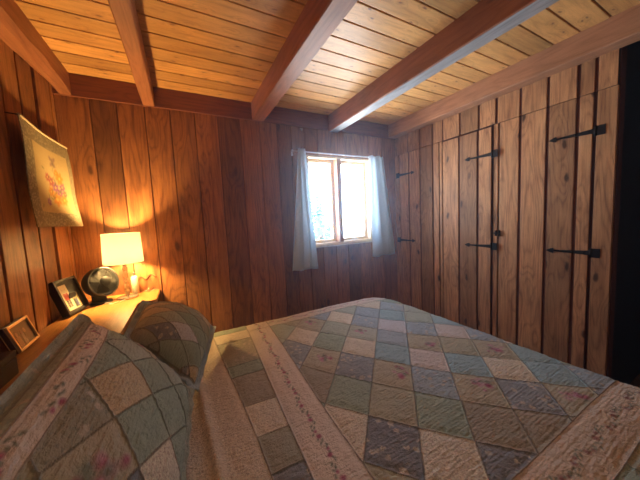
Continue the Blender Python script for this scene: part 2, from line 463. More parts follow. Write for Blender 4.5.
CYC = [(SAGE, 0), (KHAKI, 3), (CREAM, 2), (GREY, 1), (SAGE2, 0), (BLUE, 1), (TAN, 2)]
def cell_look(i, j, table):
    if (i, j) in table: return table[(i, j)]
    return CYC[(i * 3 + j * 5) % 7]
def paint_cells(I, J, table, col, kind, seam, size):
    ii = np.floor(I).astype(int); jj = np.floor(J).astype(int)
    fi = I - ii; fj = J - jj
    for a, b in set(zip(ii.tolist(), jj.tolist())):
        m = (ii == a) & (jj == b)
        c, k = cell_look(a, b, table)
        if k == 3:
            r_ = np.random.default_rng(abs(a * 31 + b * 17) + 5)
            cm = np.array(c) * np.ones((m.sum(), 3)) * np.array([1.06, 1.0, 1.0])
            x = fi[m] * size; y = fj[m] * size
            cx, cy = (.35 + .35 * r_.random()) * size, (.3 + .35 * r_.random()) * size
            for q in range(12):
                px, py = cx + r_.normal() * .022, cy + r_.normal() * .022
                d = np.hypot(x - px, y - py); rad = .010 + .009 * r_.random()
                f = np.clip(1.25 - d / rad, 0, 1)[:, None]
                tgt = np.array([CRIM, (.55, .20, .30), (.62, .32, .40), LEAF][q % 4])
                cm = cm * (1 - f * .85) + tgt * f * .85
            col[m] = cm
        else: col[m] = c
        kind[m] = k
    d = np.minimum(np.minimum(fi, 1 - fi), np.minimum(fj, 1 - fj)) * size
    return d
def vine(col, along, across, mask, seed=1, per=.088, rose=None, sz=1.0):
    """embroidered vine of leaves and roses running along the pale strip; across is measured from its centre"""
    r_ = np.random.default_rng(seed)
    al = along
    lo, hi = al[mask].min(), al[mask].max()
    k = 0; a = lo
    mid = lambda q: .012 * math.sin(q * 2 * math.pi / .17)
    while a < hi:
        for dx, dy, ra, rb, cc in ((0, .004, .007, .0035, LEAF), (.012, -.008, .0065, .0035, LEAF), (.022, .006, .007, .003, LEAF), (.033, -.002, .006, .003, LEAF),
                                   (.045, .010 * (-1) ** k, .0085 * sz, .0075 * sz, rose or CRIM), (.058, -.006, .006, .0035, LEAF), (.070, .006 * (-1) ** k, .006, .005, rose or (.50, .12, .22)), (.079, -.004, .006, .003, LEAF)):
            px = a + dx; py = mid(px) + dy
            ang = r_.uniform(-.9, .9)
            X = al - px; Y = across - py
            u = X * math.cos(ang) + Y * math.sin(ang); v = -X * math.sin(ang) + Y * math.cos(ang)
            f = np.clip(1.7 - np.sqrt((u / ra) ** 2 + (v / rb) ** 2), 0, 1) * mask
            col[:] = col * (1 - f[:, None] * .9) + np.array(cc) * f[:, None] * .9
        a += per; k += 1

def cloth_mat(name, crinkle=1.0, along=0):
    t = NT(name)
    at = lambda n: t.n('Attribute', attribute_name=n)
    uvn = t.n('UVMap').outputs[0]
    base = at('paint').outputs['Color']
    kd = t.n('SeparateColor'); t.l(at('kind').outputs['Color'], kd.inputs[0])
    flo, cal, seam = kd.outputs[0], kd.outputs[1], kd.outputs[2]
    # flowers
    vo = t.n('TexVoronoi'); vo.inputs['Scale'].default_value = 26; t.l(uvn, vo.inputs['Vector'])
    wob = t.noise(uvn, 120, 2)
    f = t.math('SUBTRACT', 1.0, t.ramp(t.math('ADD', vo.outputs['Distance'], t.math('MULTIPLY', t.math('SUBTRACT', wob, .5), .5)), .22, .34))
    col = t.mix(t.math('MULTIPLY', t.math('MULTIPLY', f, flo), .8), base, (.66, .58, .46))
    lf = t.ramp(t.noise(uvn, 75, 2), .56, .64)
    col = t.mix(t.math('MULTIPLY', t.math('MULTIPLY', lf, flo), .35), col, (.20, .24, .22))
    # calico
    c1 = t.ramp(t.noise(uvn, 150, 2, .6), .53, .60)
    col = t.mix(t.math('MULTIPLY', t.math('MULTIPLY', c1, cal), .55), col, (.42, .27, .20))
    c2 = t.ramp(t.noise(uvn, 95, 2, .6), .58, .64)
    col = t.mix(t.math('MULTIPLY', t.math('MULTIPLY', c2, cal), .40), col, (.36, .36, .30))
    # washed unevenness and thread
    w = t.noise(uvn, 18, 3)
    col = t.mix(.55, col, t.mix(w, (.40, .40, .40), (.62, .62, .62)), 'OVERLAY')
    th = t.noise(uvn, 500, 2)
    col = t.mix(t.math('MULTIPLY', t.ramp(th, .35, .7), .16), col, (.12, .11, .10))
    sm = t.ramp(seam, .55, .95)
    col = t.mix(t.math('MULTIPLY', sm, .66), col, (.14, .12, .09))
    # crinkle: gathered quilting rows
    sc = [1, 1, 1]; sc[along] = .30
    v2 = t.vmath('MULTIPLY', uvn, tuple(sc))
    cr = t.noise(v2, 85, 3, .55, .4)
    cr2 = t.noise(uvn, 120, 3, .6)
    wv = t.n('TexWave', wave_type='BANDS', bands_direction='Y' if along == 0 else 'X'); wv.inputs['Scale'].default_value = 24.0
    wv.inputs['Distortion'].default_value = 2.2; wv.inputs['Detail'].default_value = 2; wv.inputs['Detail Scale'].default_value = 2.5
    t.l(uvn, wv.inputs['Vector'])
    h = t.math('ADD', t.math('ADD', t.math('MULTIPLY', cr, 1.1), t.math('MULTIPLY', cr2, .9)), t.math('MULTIPLY', wv.outputs['Fac'], .14))
    h = t.math('ADD', h, t.math('MULTIPLY', sm, .5))
    p = t.bsdf(col, .92, bump=h, bstr=.95 * crinkle, bdist=.0065, Specular_IOR_Level=.12)
    p.inputs['Sheen Weight'].default_value = .15; p.inputs['Sheen Roughness'].default_value = .5
    return t.m

def grid_mesh(name, P, nu, nv, col, kind3, uv, mat, parent=None):
    """P (nv*nu,3); writes colour attributes and a UV map in metres"""
    idx = np.arange(nu * nv).reshape(nv, nu)
    q = np.stack([idx[:-1, :-1], idx[:-1, 1:], idx[1:, 1:], idx[1:, :-1]], -1).reshape(-1, 4)
    me = bpy.data.meshes.new(name)
    me.vertices.add(len(P)); me.vertices.foreach_set('co', P.astype(np.float32).ravel())
    me.loops.add(q.size); me.loops.foreach_set('vertex_index', q.astype(np.int32).ravel())
    me.polygons.add(len(q)); me.polygons.foreach_set('loop_start', np.arange(0, q.size, 4, dtype=np.int32))
    me.polygons.foreach_set('loop_total', np.full(len(q), 4, dtype=np.int32)) if False else None
    me.update(calc_edges=True)
    me.polygons.foreach_set('use_smooth', np.ones(len(q), dtype=bool))
    for nm, arr in (('paint', col), ('kind', kind3)):
        a = me.color_attributes.new(nm, 'FLOAT_COLOR', 'POINT')
        buf = np.ones((len(P), 4), np.float32); buf[:, :3] = arr
        a.data.foreach_set('color', buf.ravel())
    ul = me.uv_layers.new(name='UVMap')
    ul.data.foreach_set('uv', uv[q.ravel()].astype(np.float32).ravel())
    me.validate()
    return link(name, me, mat, parent)

def kind_channels(kind, seamd, w=.009):
    k3 = np.zeros((len(kind), 3))
    k3[:, 0] = (kind == 1); k3[:, 1] = (kind == 2)
    k3[:, 2] = np.clip(1 - seamd / w, 0, 1)
    return k3

def smooth_noise(x, y, seed, n=7, f=6.0):
    r_ = np.random.default_rng(seed); s = np.zeros_like(x)
    for k in range(n):
        a = r_.uniform(0, 2 * math.pi); ff = f * r_.uniform(.5, 1.6)
        s += np.sin((x * math.cos(a) + y * math.sin(a)) * ff + r_.uniform(0, 6.28)) / n ** .5
    return s

def vnoise(x, y, cx_, cy_, seed):
    """smooth value noise with cells of cx_ by cy_ metres, range -1..1"""
    r_ = np.random.default_rng(seed); G = r_.uniform(-1, 1, (256, 256))
    u = x / cx_ + 40.3; v = y / cy_ + 40.7
    iu = np.floor(u).astype(int); iv = np.floor(v).astype(int); fu = u - iu; fv = v - iv
    fu = fu * fu * (3 - 2 * fu); fv = fv * fv * (3 - 2 * fv)
    g = lambda a, b: G[a % 256, b % 256]
    return (g(iu, iv) * (1 - fu) + g(iu + 1, iv) * fu) * (1 - fv) + (g(iu, iv + 1) * (1 - fu) + g(iu + 1, iv + 1) * fu) * fv
def crinkle(x, y, seed):
    """gathered hand-quilting: little ridges, narrow across y, longer along x"""
    w = .010 * vnoise(x, y, .05, .05, seed + 9)
    a = 1 - np.abs(vnoise(x, y + w, .034, .0135, seed)); b = 1 - np.abs(vnoise(x + w, y, .018, .026, seed + 1))
    return (a ** 2 * .0026 + b ** 2 * .0016 + vnoise(x, y, .011, .011, seed + 2) * .0007)

# ------------------------------------------------------------------ bed
ZB = -.785
bed = thing('bed', 'king bed under the patchwork quilt, filling the lower half of the room', 'bed', (.75, 1.06, 0))
def bobj(name, bm, mat, sm=False):
    o = obj(name, bm, mat, bed, sm); o.matrix_parent_inverse = Matrix.Translation((-.75, -1.06, 0)); return o
bm = bmesh.new(); add_box(bm, -.16, 1.60, .22, 1.89, ZB - .27, ZB - .055, .05)
bobj('mattress', bm, simple('mattress ticking', (.7, .68, .64), .8), True)
bm = bmesh.new(); add_box(bm, -.16, 1.60, .22, 1.89, ZB - .46, ZB - .275, .01)
bobj('bed_base', bm, W_FLOOR)
for x in (-.10, 1.55):
    for y in (.25, 1.87):
        bm = bmesh.new(); add_box(bm, x - .03, x + .03, y - .03, y + .03, -H, ZB - .461, .004); bobj('leg', bm, W_FLOOR)

# quilt
st = .0045
us = np.arange(-.19, 2.02, st); vs = np.arange(-.20, 2.36, st)
U, V = np.meshgrid(us, vs); U = U.ravel(); V = V.ravel()
R = .26
bx0, bx1, by0, by1 = -1.0, 1.735 - R, .06 + R, 2.045 - R
cx = np.clip(U, bx0, bx1); cy = np.clip(V, by0, by1)
dx, dy = U - cx, V - cy; dd = np.hypot(dx, dy) + 1e-9
flat = R - .07; r = .07
s_ = np.clip(dd - flat, 0, None); arc = r * math.pi / 2
th_ = np.clip(s_ / r, 0, math.pi / 2)
out = np.where(dd < flat, dd, flat + r * np.sin(th_)) + np.clip(s_ - arc, 0, None) * .06
down = r * (1 - np.cos(th_)) + np.clip(s_ - arc, 0, None)
X = cx + dx / dd * out; Y = cy + dy / dd * out
dome = np.clip(dd / R, 0, 1) ** 2 * .018
hang = np.clip((s_ - arc) / .25, 0, 1)
wave = np.sin((U * dy.__abs__() + V * dx.__abs__()) / dd * 22) * .018 * hang
X = X + dx / dd * wave; Y = Y + dy / dd * wave
wr = smooth_noise(U, V, 3, 8, 9) * .0035 + smooth_noise(U, V, 8, 9, 26) * .0012
# soft ridges near the pillows where the top is folded back
fold = .016 * np.exp(-((U - (.025 + .02 * np.sin(V * 3))) / .018) ** 2) + .010 * np.exp(-((U + .045 - .02 * np.sin(V * 4)) / .015) ** 2)
col = np.zeros((len(U), 3)); kind = np.zeros(len(U)); 
poly = lambda c: c[0] + c[1] * U + c[2] * V + c[3] * U * U + c[4] * U * V + c[5] * V * V
I = poly([2.5595, 4.1688, -3.904, -0.0761, -0.151, 0.1926]); J = poly([8.678, -3.773, -3.0916, 0.2589, -0.6401, 0.2881])
seamd = paint_cells(I, J, CELLS, col, kind, None, .195)
# frames: pale strip with vine, then an outer row of patches
sl = .056 * (V - 1.2)
xi, xo = .480 + sl, .318 + sl                 # strip on the pillow side
yi, yo = .368, .222                           # strip on the near side
yfi, yfo = 1.850, 1.990                       # strip on the window side
xfi, xfo = 1.80, 1.95                         # strip at the foot
inner = (U > xi) & (V > yi) & (V < yfi) & (U < xfi)
outer = ~((U > xo) & (V > yo) & (V < yfo) & (U < xfo))
strip = ~inner & ~outer
sL = strip & (U < xi); sN = strip & ~sL & (V < yi); sF = strip & ~sL & (V > yfi); sR = strip & ~sL & ~sN & ~sF
col[strip] = PINK; kind[strip] = 0
d_in = np.minimum(np.minimum(np.abs(U - xi), np.abs(V - yi)), np.minimum(np.abs(V - yfi), np.abs(U - xfi)))
inside_i = (U > xi - .01) & (V > yi - .01) & (V < yfi + .01) & (U < xfi + .01)
vine(col, V, U - (xi + xo) / 2 , sL, 1)
col[sN] = (.70, .56, .42)  # same strip cloth, tinted tan to carry the warm light on it
vine(col, U, V - (yi + yo) / 2, sN, 2, rose=(.30, .10, .09))
vine(col, U, V - (yfi + yfo) / 2, sF, 3)
vine(col, V, U - (xfi + xfo) / 2, sR, 4)
# outer patches
OUT = [(KHAKI, 0), (DGREY, 1), (KHAKI, 0), (CREAM, 2), (BROWN, 0), (SAGE, 0), (KHAKI, 1), (CREAM, 2)]
ob = np.array([-.3, .10, .30, .47, .66, .74, .905, 1.09, 1.33, 1.44, 1.75, 1.90, 2.1, 2.4])
oc = [(SAGE, 0), (KHAKI, 3), (SAGE, 0), (GREY, 1), (DGREY, 1), (OLIVE, 0), (CREAM, 2), (BROWN, 0), (SAGE, 0), (KHAKI, 1), (CREAM, 2), (SAGE, 0), (KHAKI, 0)]
ol = outer & (U < xo)
k = np.clip(np.searchsorted(ob, V) - 1, 0, len(oc) - 1)
for q in range(len(oc)):
    m = ol & (k == q); col[m] = oc[q][0]; kind[m] = oc[q][1]
dob = np.min(np.abs(V[:, None] - ob[None, :]), 1)
on_ = outer & ~ol
k2 = np.floor((U + V * .0) / .19).astype(int)
for q in np.unique(k2):
    m = on_ & (k2 == q); c_, kk = OUT[int(q) % 8]; col[m] = c_; kind[m] = kk
dk2 = np.minimum((U / .19) % 1, 1 - (U / .19) % 1) * .19
seamd = np.where(strip, 1, seamd); seamd = np.where(ol, dob, seamd); seamd = np.where(on_, dk2, seamd)
d_e = np.where(inside_i | strip, d_in, 1)
d_o = np.minimum(np.where((V > yo) & (V < yfo), np.abs(U - xo), 1), np.where(U > xo, np.minimum(np.abs(V - yo), np.abs(V - yfo)), 1))
seamd = np.minimum(seamd, np.minimum(d_e, d_o))
# the plain calico back turned over beside the pillows
xb = .150 + .03 * np.sin(V * 2.2)
back = (U < xb) & (V < 2.2)
col[back] = (.74, .62, .46); kind[back] = 2; seamd = np.where(back, np.abs(U - xb), seamd)
seamd = np.minimum(seamd, np.abs(U - xb) + (V > 2.2))
Z = ZB - down - dome + (wr + fold) * (1 - .6 * hang) + crinkle(U, V, 50) - .003 + .005 * np.exp(-(seamd / .004) ** 2) - .006 * np.exp(-(seamd / .020) ** 2) + .004 * np.sin(np.pi * np.clip(U - xb, -1, 0) / .03) * back * 0
Z = Z + H
P_ = np.stack([X, Y, Z], 1)
Q = cloth_mat('crinkled patchwork quilt cloth')
q_ = grid_mesh('quilt', P_, len(us), len(vs), col, kind_channels(kind, seamd), np.stack([U, V], 1), Q)
tag(q_, 'large patchwork quilt in sage, blue and cream squares spread over the bed', 'quilt')

# ------------------------------------------------------------------ pillows in patchwork shams
def pillow(TF, TN, BF, BN, W, L, T, label, table, i0, j0, ang, size, vseed, flip=0, sag=0.0, strip0=.055, strip1=.118, ex=.45):
    """corners: top far, top near, bottom far, bottom near; a runs far->near, b runs top->bottom"""
    TF, TN, BF, BN = [np.array(p) + np.array([0, 0, H]) for p in (TF, TN, BF, BN)]
    root = thing('pillow', label, 'pillow', tuple(float(v) for v in (BF + BN) / 2 - np.array([0, 0, .03])), 'patchwork pillows leaning on the headboard shelf')
    inv = Matrix.Translation(-Vector(root.location))
    na, nb = int(W / .004), int(L / .004)
    A, B = np.meshgrid(np.linspace(0, 1, na), np.linspace(0, 1, nb)); A = A.ravel(); B = B.ravel()
    fl = .035
    def surf(A, B, side):
        base = ((1 - A) * (1 - B))[:, None] * TF + (A * (1 - B))[:, None] * TN + ((1 - A) * B)[:, None] * BF + (A * B)[:, None] * BN
        n = np.cross(BF - TF, TN - TF).astype(float); n /= np.linalg.norm(n)
        if n[2] < 0: n = -n
        fa, fb = fl / W, fl / L
        sa = np.clip((A - fa) / (1 - 2 * fa), 0, 1); sb = np.clip((B - fb) / (1 - 2 * fb), 0, 1)
        pr = (4 * sa * (1 - sa)) ** ex * (4 * sb * (1 - sb)) ** ex
        inn = (pr > 0)
        a_ = A * W; b_ = B * L
        wr = smooth_noise(a_, b_, vseed, 8, 16) * .006 + smooth_noise(a_, b_, vseed + 3, 8, 34) * .0022
        # creases that run in from the bottom corners
        wr = wr - .010 * np.exp(-((a_ - .12 - .55 * (L - b_)) / .022) ** 2) * np.clip(1 - pr, 0, 1)
        hgt = pr * T * (1 if side > 0 else .15) + wr * (pr > .05) * side
        flw = (~inn) * .004 * np.sin((a_ + b_) * 60)
        p = base + n * (side * hgt + flw + sag * 4 * A * (1 - A))[:, None]
        p[:, 2] += -.02 * (4 * A * (1 - A) - 1) * 0
        return p
    # pattern coordinates
    a_ = A * W; b_ = B * L
    Mi = np.linalg.inv(np.array(ang).T)
    I = Mi[0, 0] * (a_ - i0) + Mi[0, 1] * (b_ - j0); J = Mi[1, 0] * (a_ - i0) + Mi[1, 1] * (b_ - j0)
    col = np.zeros((len(A), 3)); kind = np.zeros(len(A))
    sd = paint_cells(I, J, table, col, kind, None, size)
    edge = np.minimum(np.minimum(a_, W - a_), np.minimum(b_, L - b_))
    flg = edge < fl
    bord = (b_ < strip0)
    stp = (b_ >= strip0) & (b_ < strip1)
    col[bord] = SAGE2; kind[bord] = 1
    col[stp] = PINK; kind[stp] = 0
    if strip1 > strip0: vine(col, a_, b_ - (strip0 + strip1) / 2, stp, vseed, per=.125, sz=.85)
    col[flg] = (.43, .46, .36); kind[flg] = 1
    if flip: col[flg] = (.42, .50, .53); kind[flg] = 0
    sd = np.where(b_ < strip1, 1, sd); sd = np.minimum(sd, np.minimum(np.abs(b_ - strip0), np.abs(b_ - strip1)))
    sd = np.where(flg, 1, sd); sd = np.minimum(sd, np.abs(edge - fl))
    kc = kind_channels(kind, sd)
    uv = np.stack([a_ + vseed, b_], 1)
    top = surf(A, B, 1)
    crk = crinkle(a_, b_, vseed + 70)
    n = np.cross(BF - TF, TN - TF).astype(float); n /= np.linalg.norm(n); n = n if n[2] > 0 else -n
    top += n * (.004 * np.exp(-(sd / .0035) ** 2) - .005 * np.exp(-(sd / .016) ** 2) + crk)[:, None]
    o = grid_mesh('sham_front', top, na, nb, col, kc, uv, Q, root); o.matrix_parent_inverse = inv
    nb2, na2 = 40, 50
    A2, B2 = np.meshgrid(np.linspace(0, 1, na2), np.linspace(0, 1, nb2)); A2 = A2.ravel(); B2 = B2.ravel()
    bot = surf(A2, B2, -1) - n * .004
    o = grid_mesh('sham_back', bot, na2, nb2, np.ones((len(A2), 3)) * np.array(SAGE), np.zeros((len(A2), 3)), np.stack([A2 * W, B2 * L], 1), Q, root)
    o.matrix_parent_inverse = inv
    return root
PT2 = {(0, 0): (DGREY, 1), (1, 0): (LILAC, 2), (2, 0): (SAGE, 0), (3, 0): (SAGE2, 0), (0, -1): (KHAKI, 0), (1, -1): (SAGE2, 0), (2, -1): (SAGE, 0), (-1, -1): (BROWN, 0),
       (-1, 0): (OLIVE, 0), (0, 1): (SAGE, 0), (1, 1): (SAGE, 0), (-1, 1): (OLIVE, 0), (2, 1): (SAGE2, 0), (0, -2): (TAN, 0), (1, -2): (TAN, 0), (2, -2): (KHAKI, 0), (3, -1): (KHAKI, 0),
       (-1, -2): (TAN, 2), (1, -3): (KHAKI, 0), (2, -3): (TAN, 0), (3, -2): (SAGE2, 0), (3, -3): (KHAKI, 0)}
pillow((-.245, 1.79, -.425), (-.27, 1.35, -.475), (.145, 1.85, -.700), (.0, 1.24, -.748), .56, .52, .135,
       'smaller-looking patchwork pillow farther along the bed, near the lamp', PT2, .453, .066, ((-.050, .112), (.052, .113)), .11, 11, flip=1, strip0=0, strip1=0, ex=.50)
PT1 = {(0, 0): (TAN, 2), (1, 0): (SAGE, 0), (0, 1): (SAGE, 0), (-1, 0): (OLIVE, 1), (0, -1): (SAGE, 0), (1, -1): (SAGE2, 0), (1, 1): (SAGE, 0), (-1, 1): (KHAKI, 3), (2, 0): (SAGE2, 0), (2, 1): (SAGE, 0),
       (0, 2): (CREAM, 2), (-1, 2): (DGREY, 1), (1, 2): (SAGE, 0), (2, 2): (SAGE2, 0), (-2, 1): (OLIVE, 1), (-2, 2): (KHAKI, 3), (-2, 0): (KHAKI, 0), (-1, 3): (SAGE, 0), (0, 3): (SAGE2, 0), (-1, -1): (SAGE, 0), (-3, 1): (SAGE, 0)}
pillow((-.39, 1.34, -.33), (-.37, .50, -.36), (-.015, 1.20, -.715), (-.09, .38, -.735), .80, .56, .115,
       'nearest patchwork pillow with a pink vine-embroidered strip, in the lower left', PT1, .468, .132, ((-.150, .085), (.065, .100)), .13, 21)

# ------------------------------------------------------------------ shelf behind the bed
ZS = -.500
sh = thing('headboard_shelf', 'honey-coloured wooden shelf along the left wall behind the pillows', 'shelf', (-.44, 1.2, 0))
def sobj(name, bm, mat, **k):
    o = obj(name, bm, mat, sh, **k); o.matrix_parent_inverse = Matrix.Translation((.44, -1.2, 0)); return o
bm = bmesh.new(); add_prism(bm, [(-.678, .05), (-.305, .05), (-.305, 2.03), (-.29, 2.055), (-.215, 2.055), (-.200, 2.07), (-.200, D - .006), (-.678, D - .006)], Matrix.Translation((0, 0, H + ZS - .035)), .035)
bmesh.ops.bevel(bm, geom=list(bm.edges), offset=.004, segments=2, affect='EDGES'); sobj('shelf_top', bm, W_SHELF)
bm = bmesh.new(); add_box(bm, -.345, -.322, .07, 2.05, -H, ZS - .036, .004); sobj('front_panel', bm, W_BACK)
bm = bmesh.new(); add_box(bm, -.245, -.222, 2.075, D - .02, -H, ZS - .036, .004); sobj('front_panel', bm, W_BACK)
for y in (.08, 1.2, 2.36):
    bm = bmesh.new(); add_box(bm, -.678, -.346, y - .012, y + .012, -H, ZS - .036, .003); sobj('side_panel', bm, W_BACK)

# ------------------------------------------------------------------ lamp
LX, LY = -.385, 2.245
lamp = thing('table_lamp', 'lit table lamp with a white drum shade and clear stacked stem', 'lamp', (LX, LY, H + ZS))
M = Matrix.Translation((0, 0, .001))
t = NT('clear lamp glass')
g = t.n('BsdfGlass'); g.inputs['Roughness'].default_value = .25; g.inputs['IOR'].default_value = 1.45; g.inputs['Color'].default_value = (.95, .92, .85, 1)
tr = t.n('BsdfTranslucent'); tr.inputs[0].default_value = (.9, .85, .7, 1); mx = t.n('MixShader'); mx.inputs[0].default_value = .5
t.l(g.outputs[0], mx.inputs[1]); t.l(tr.outputs[0], mx.inputs[2]); t.l(mx.outputs[0], t.out.inputs['Surface'])
LG = t.m
CHROME = simple('brushed nickel', (.72, .68, .60), .25, .95)
bm = bmesh.new(); add_lathe(bm, [(0, 0), (.064, 0), (.066, .006), (.062, .011), (.022, .018), (0, .018)], M, 40); obj('lamp_base', bm, CHROME, lamp, smooth=True)
bm = bmesh.new()
prof = [(0, .019)]
for k in range(5):
    z0 = .020 + k * .042
    prof += [(.008, z0), (.0135, z0 + .007), (.0145, z0 + .021), (.0135, z0 + .035), (.008, z0 + .0415)]
prof += [(0, .231)]
add_lathe(bm, prof, M, 24); obj('stem', bm, LG, lamp, smooth=True)
bm = bmesh.new(); add_lathe(bm, [(0, .231), (.011, .231), (.011, .238), (.014, .239), (.014, .246), (0, .246)], M, 20)
socket = obj('socket', bm, CHROME, lamp, smooth=True)
t = NT('frosted bulb'); em = t.n('Emission'); em.inputs[0].default_value = (1, .72, .38, 1); em.inputs[1].default_value = 14
t.l(em.outputs[0], t.out.inputs['Surface']); BULB = t.m
bm = bmesh.new(); add_lathe(bm, [(0, .247), (.012, .248), (.018, .256), (.022, .270), (.018, .284), (.010, .292), (0, .294)], M, 20)
obj('bulb', bm, BULB, socket, smooth=True)
t = NT('linen lamp shade')
tcn = t.n('TexCoord').outputs['Object']
nz = t.noise(t.vmath('MULTIPLY', tcn, (1, 1, 3)), 260, 2)
dif = t.n('BsdfDiffuse'); dif.inputs[0].default_value = (.86, .80, .68, 1); trn = t.n('BsdfTranslucent'); t.l(t.mix(nz, (.97, .93, .86), (.99, .97, .92)), trn.inputs[0])
mx = t.n('MixShader'); mx.inputs[0].default_value = .82; t.l(dif.outputs[0], mx.inputs[1]); t.l(trn.outputs[0], mx.inputs[2]); t.l(mx.outputs[0], t.out.inputs['Surface'])
bm = bmesh.new()
SB, STp = .252, .460
add_lathe(bm, [(.117, SB), (.110, STp), (.1085, STp), (.1155, SB)], M, 56, close=True)
obj('lamp_shade', bm, t.m, lamp, smooth=True)
bm = bmesh.new()
for a in (0, 2.1, 4.2): add_tube(bm, [(.012 * math.cos(a), .012 * math.sin(a), .242), (.115 * math.cos(a), .115 * math.sin(a), SB + .02)], .0013, 6)
obj('shade_fitter', bm, CHROME, lamp)
pl = bpy.data.lights.new('bulb_light', 'POINT'); pl.energy = 54; pl.color = (1, .60, .21); pl.shadow_soft_size = .04
o = bpy.data.objects.new('bulb_light', pl); C.objects.link(o); o.location = (LX, LY, H + ZS + .345)

# bottle behind the lamp
bx, by = -.350, 2.34
bt = thing('lotion_bottle', 'slim white bottle with a red cap behind the lamp stem', 'bottle', (bx, by, H + ZS))
bm = bmesh.new(); add_lathe(bm, [(0, .001), (.021, .001), (.023, .006), (.023, .120), (.017, .134), (.009, .138), (0, .138)], Matrix(), 24)
obj('bottle_body', bm, simple('cream plastic', (.80, .76, .56), .4, var=.04), bt, smooth=True)
bm = bmesh.new(); add_lathe(bm, [(0, .139), (.010, .139), (.010, .160), (.006, .164), (0, .164)], Matrix(), 20)
obj('cap', bm, simple('red cap plastic', (.55, .07, .05), .4), bt, smooth=True)

# ------------------------------------------------------------------ fan
FX, FY = -.527, 2.222
fan = thing('desk_fan', 'small black air circulator fan between the photo frame and the lamp', 'fan', (FX, FY, H + ZS)); fan.scale = (.98, .98, .98)
BLK = simple('black plastic', (.010, .010, .011), .6, var=.2, scale=90)
BLK2 = simple('dark grey grille plastic', (.030, .032, .028), .5, var=.1)
bm = bmesh.new()
poly = [(.064 * math.cos(a), .060 * math.sin(a)) for a in np.linspace(0, 2 * math.pi, 36, endpoint=False)]
add_prism(bm, poly, Matrix.Translation((.0, -.01, .001)), .016)
add_box(bm, -.05, .03, -.038, .038, .015, .06, .008, M=Matrix.Rotation(.25, 4, 'Z'))
obj('fan_base', bm, BLK, fan)
dirv = Vector((.70, -.68, .20)).normalized()
fc = Vector((0, 0, .141))
Mh = Matrix.Translation(fc) @ dirv.to_track_quat('Z', 'Y').to_matrix().to_4x4()
bm = bmesh.new()
add_lathe(bm, [(.088, .045), (.097, .045), (.100, .038), (.100, .0), (.088, -.035), (.055, -.058), (0, -.062), (0, -.054), (.05, -.050), (.080, -.030), (.090, 0), (.089, .036)], Mh, 44, close=False)
housing = obj('fan_housing', bm, BLK, fan, smooth=True)
bm = bmesh.new()
add_lathe(bm, [(.086, .042), (.090, .050), (.097, .052), (.101, .046), (.097, .042)], Mh, 44, close=True)
for k in range(44):
    a = 2 * math.pi * k / 44
    p = []
    for q in range(6):
        rr = .030 + (.088 - .030) * q / 5; aa = a + .55 * (q / 5) ** 1.2
        p.append(Mh @ Vector((rr * math.cos(aa), rr * math.sin(aa), .052 + .010 * (1 - q / 5))))
    add_tube(bm, p, .0013, 5)
grille = obj('grille', bm, BLK2, housing)
bm = bmesh.new()
add_lathe(bm, [(.034, .058), (.034, .064), (.026, .071), (.010, .074), (0, .074)], Mh, 30)
obj('hub', bm, simple('shiny dark hub', (.010, .010, .009), .6, Specular_IOR_Level=.2), housing, smooth=True)
bm = bmesh.new()
for k in range(3):
    for s in range(9):
        pass
    a0 = 2 * math.pi * k / 3
    rings = []
    for q in range(7):
        rr = .014 + .064 * q / 6
        rings.append([bm.verts.new(Mh @ Vector((rr * math.cos(a0 + u_ * .95), rr * math.sin(a0 + u_ * .95), .004 + .028 * u_ + .003 * q / 6))) for u_ in np.linspace(0, 1, 7)])
    for a, b in zip(rings[:-1], rings[1:]):
        for i in range(6): bm.faces.new((a[i], a[i + 1], b[i + 1], b[i])).smooth = True
bl = obj('fan_blades', bm, simple('smoky blade plastic', (.007, .007, .007), .7, Specular_IOR_Level=.2), housing)
sm = bl.modifiers.new('t', 'SOLIDIFY'); sm.thickness = .0015

# ------------------------------------------------------------------ picture frames and box
def frame_M(x, y, yaw, lean):
    n = Vector((math.cos(yaw) * math.cos(lean), math.sin(yaw) * math.cos(lean), math.sin(lean)))
    u = Vector((-math.sin(yaw), math.cos(yaw), 0)); v = n.cross(u)
    return Matrix(((u.x, v.x, n.x, x), (u.y, v.y, n.y, y), (u.z, v.z, n.z, H + ZS + .0115), (0, 0, 0, 1)))
def person_shape(bm, Mx, x, y, s, mi):
    hd = [(x + .22 * s * math.cos(a), y + 1.72 * s + .26 * s * math.sin(a)) for a in np.linspace(0, 2 * math.pi, 14, endpoint=False)]
    add_prism(bm, hd, Mx, .0006, mi)

# dark folding frame with collage
fx, fy, fyaw, flean, fw, fh = -.592, 2.045, -.20, .30, .200, .212
pf = thing('photo_frame', 'black picture frame with a collage of small photographs, beside the fan', 'picture frame', (fx, fy, H + ZS), 'framed photographs on the shelf')
Fi = Matrix.Translation((-fx, -fy, -(H + ZS)))
Mf = Fi @ frame_M(fx, fy, fyaw, flean)
bm = bmesh.new()
b_ = .016
for x0, x1, y0, y1 in ((-fw / 2, -fw / 2 + b_, 0, fh), (fw / 2 - b_, fw / 2, 0, fh), (-fw / 2 + b_, fw / 2 - b_, 0, b_), (-fw / 2 + b_, fw / 2 - b_, fh - b_, fh)):
    add_box(bm, x0, x1, y0, y1, -.010, .006, .002, M=Mf)
add_box(bm, -fw / 2 + .002, fw / 2 - .002, .002, fh - .002, -.034, -.006, .002, M=Mf)
obj('frame_border', bm, simple('dark frame lacquer', (.014, .011, .009), .5), pf)
bm = bmesh.new(); add_box(bm, -fw / 2 + b_, fw / 2 - b_, b_, fh - b_, -.0058, -.003, 0, M=Mf)
matb = obj('mat_board', bm, simple('dark green mat', (.025, .028, .02), .8), pf)
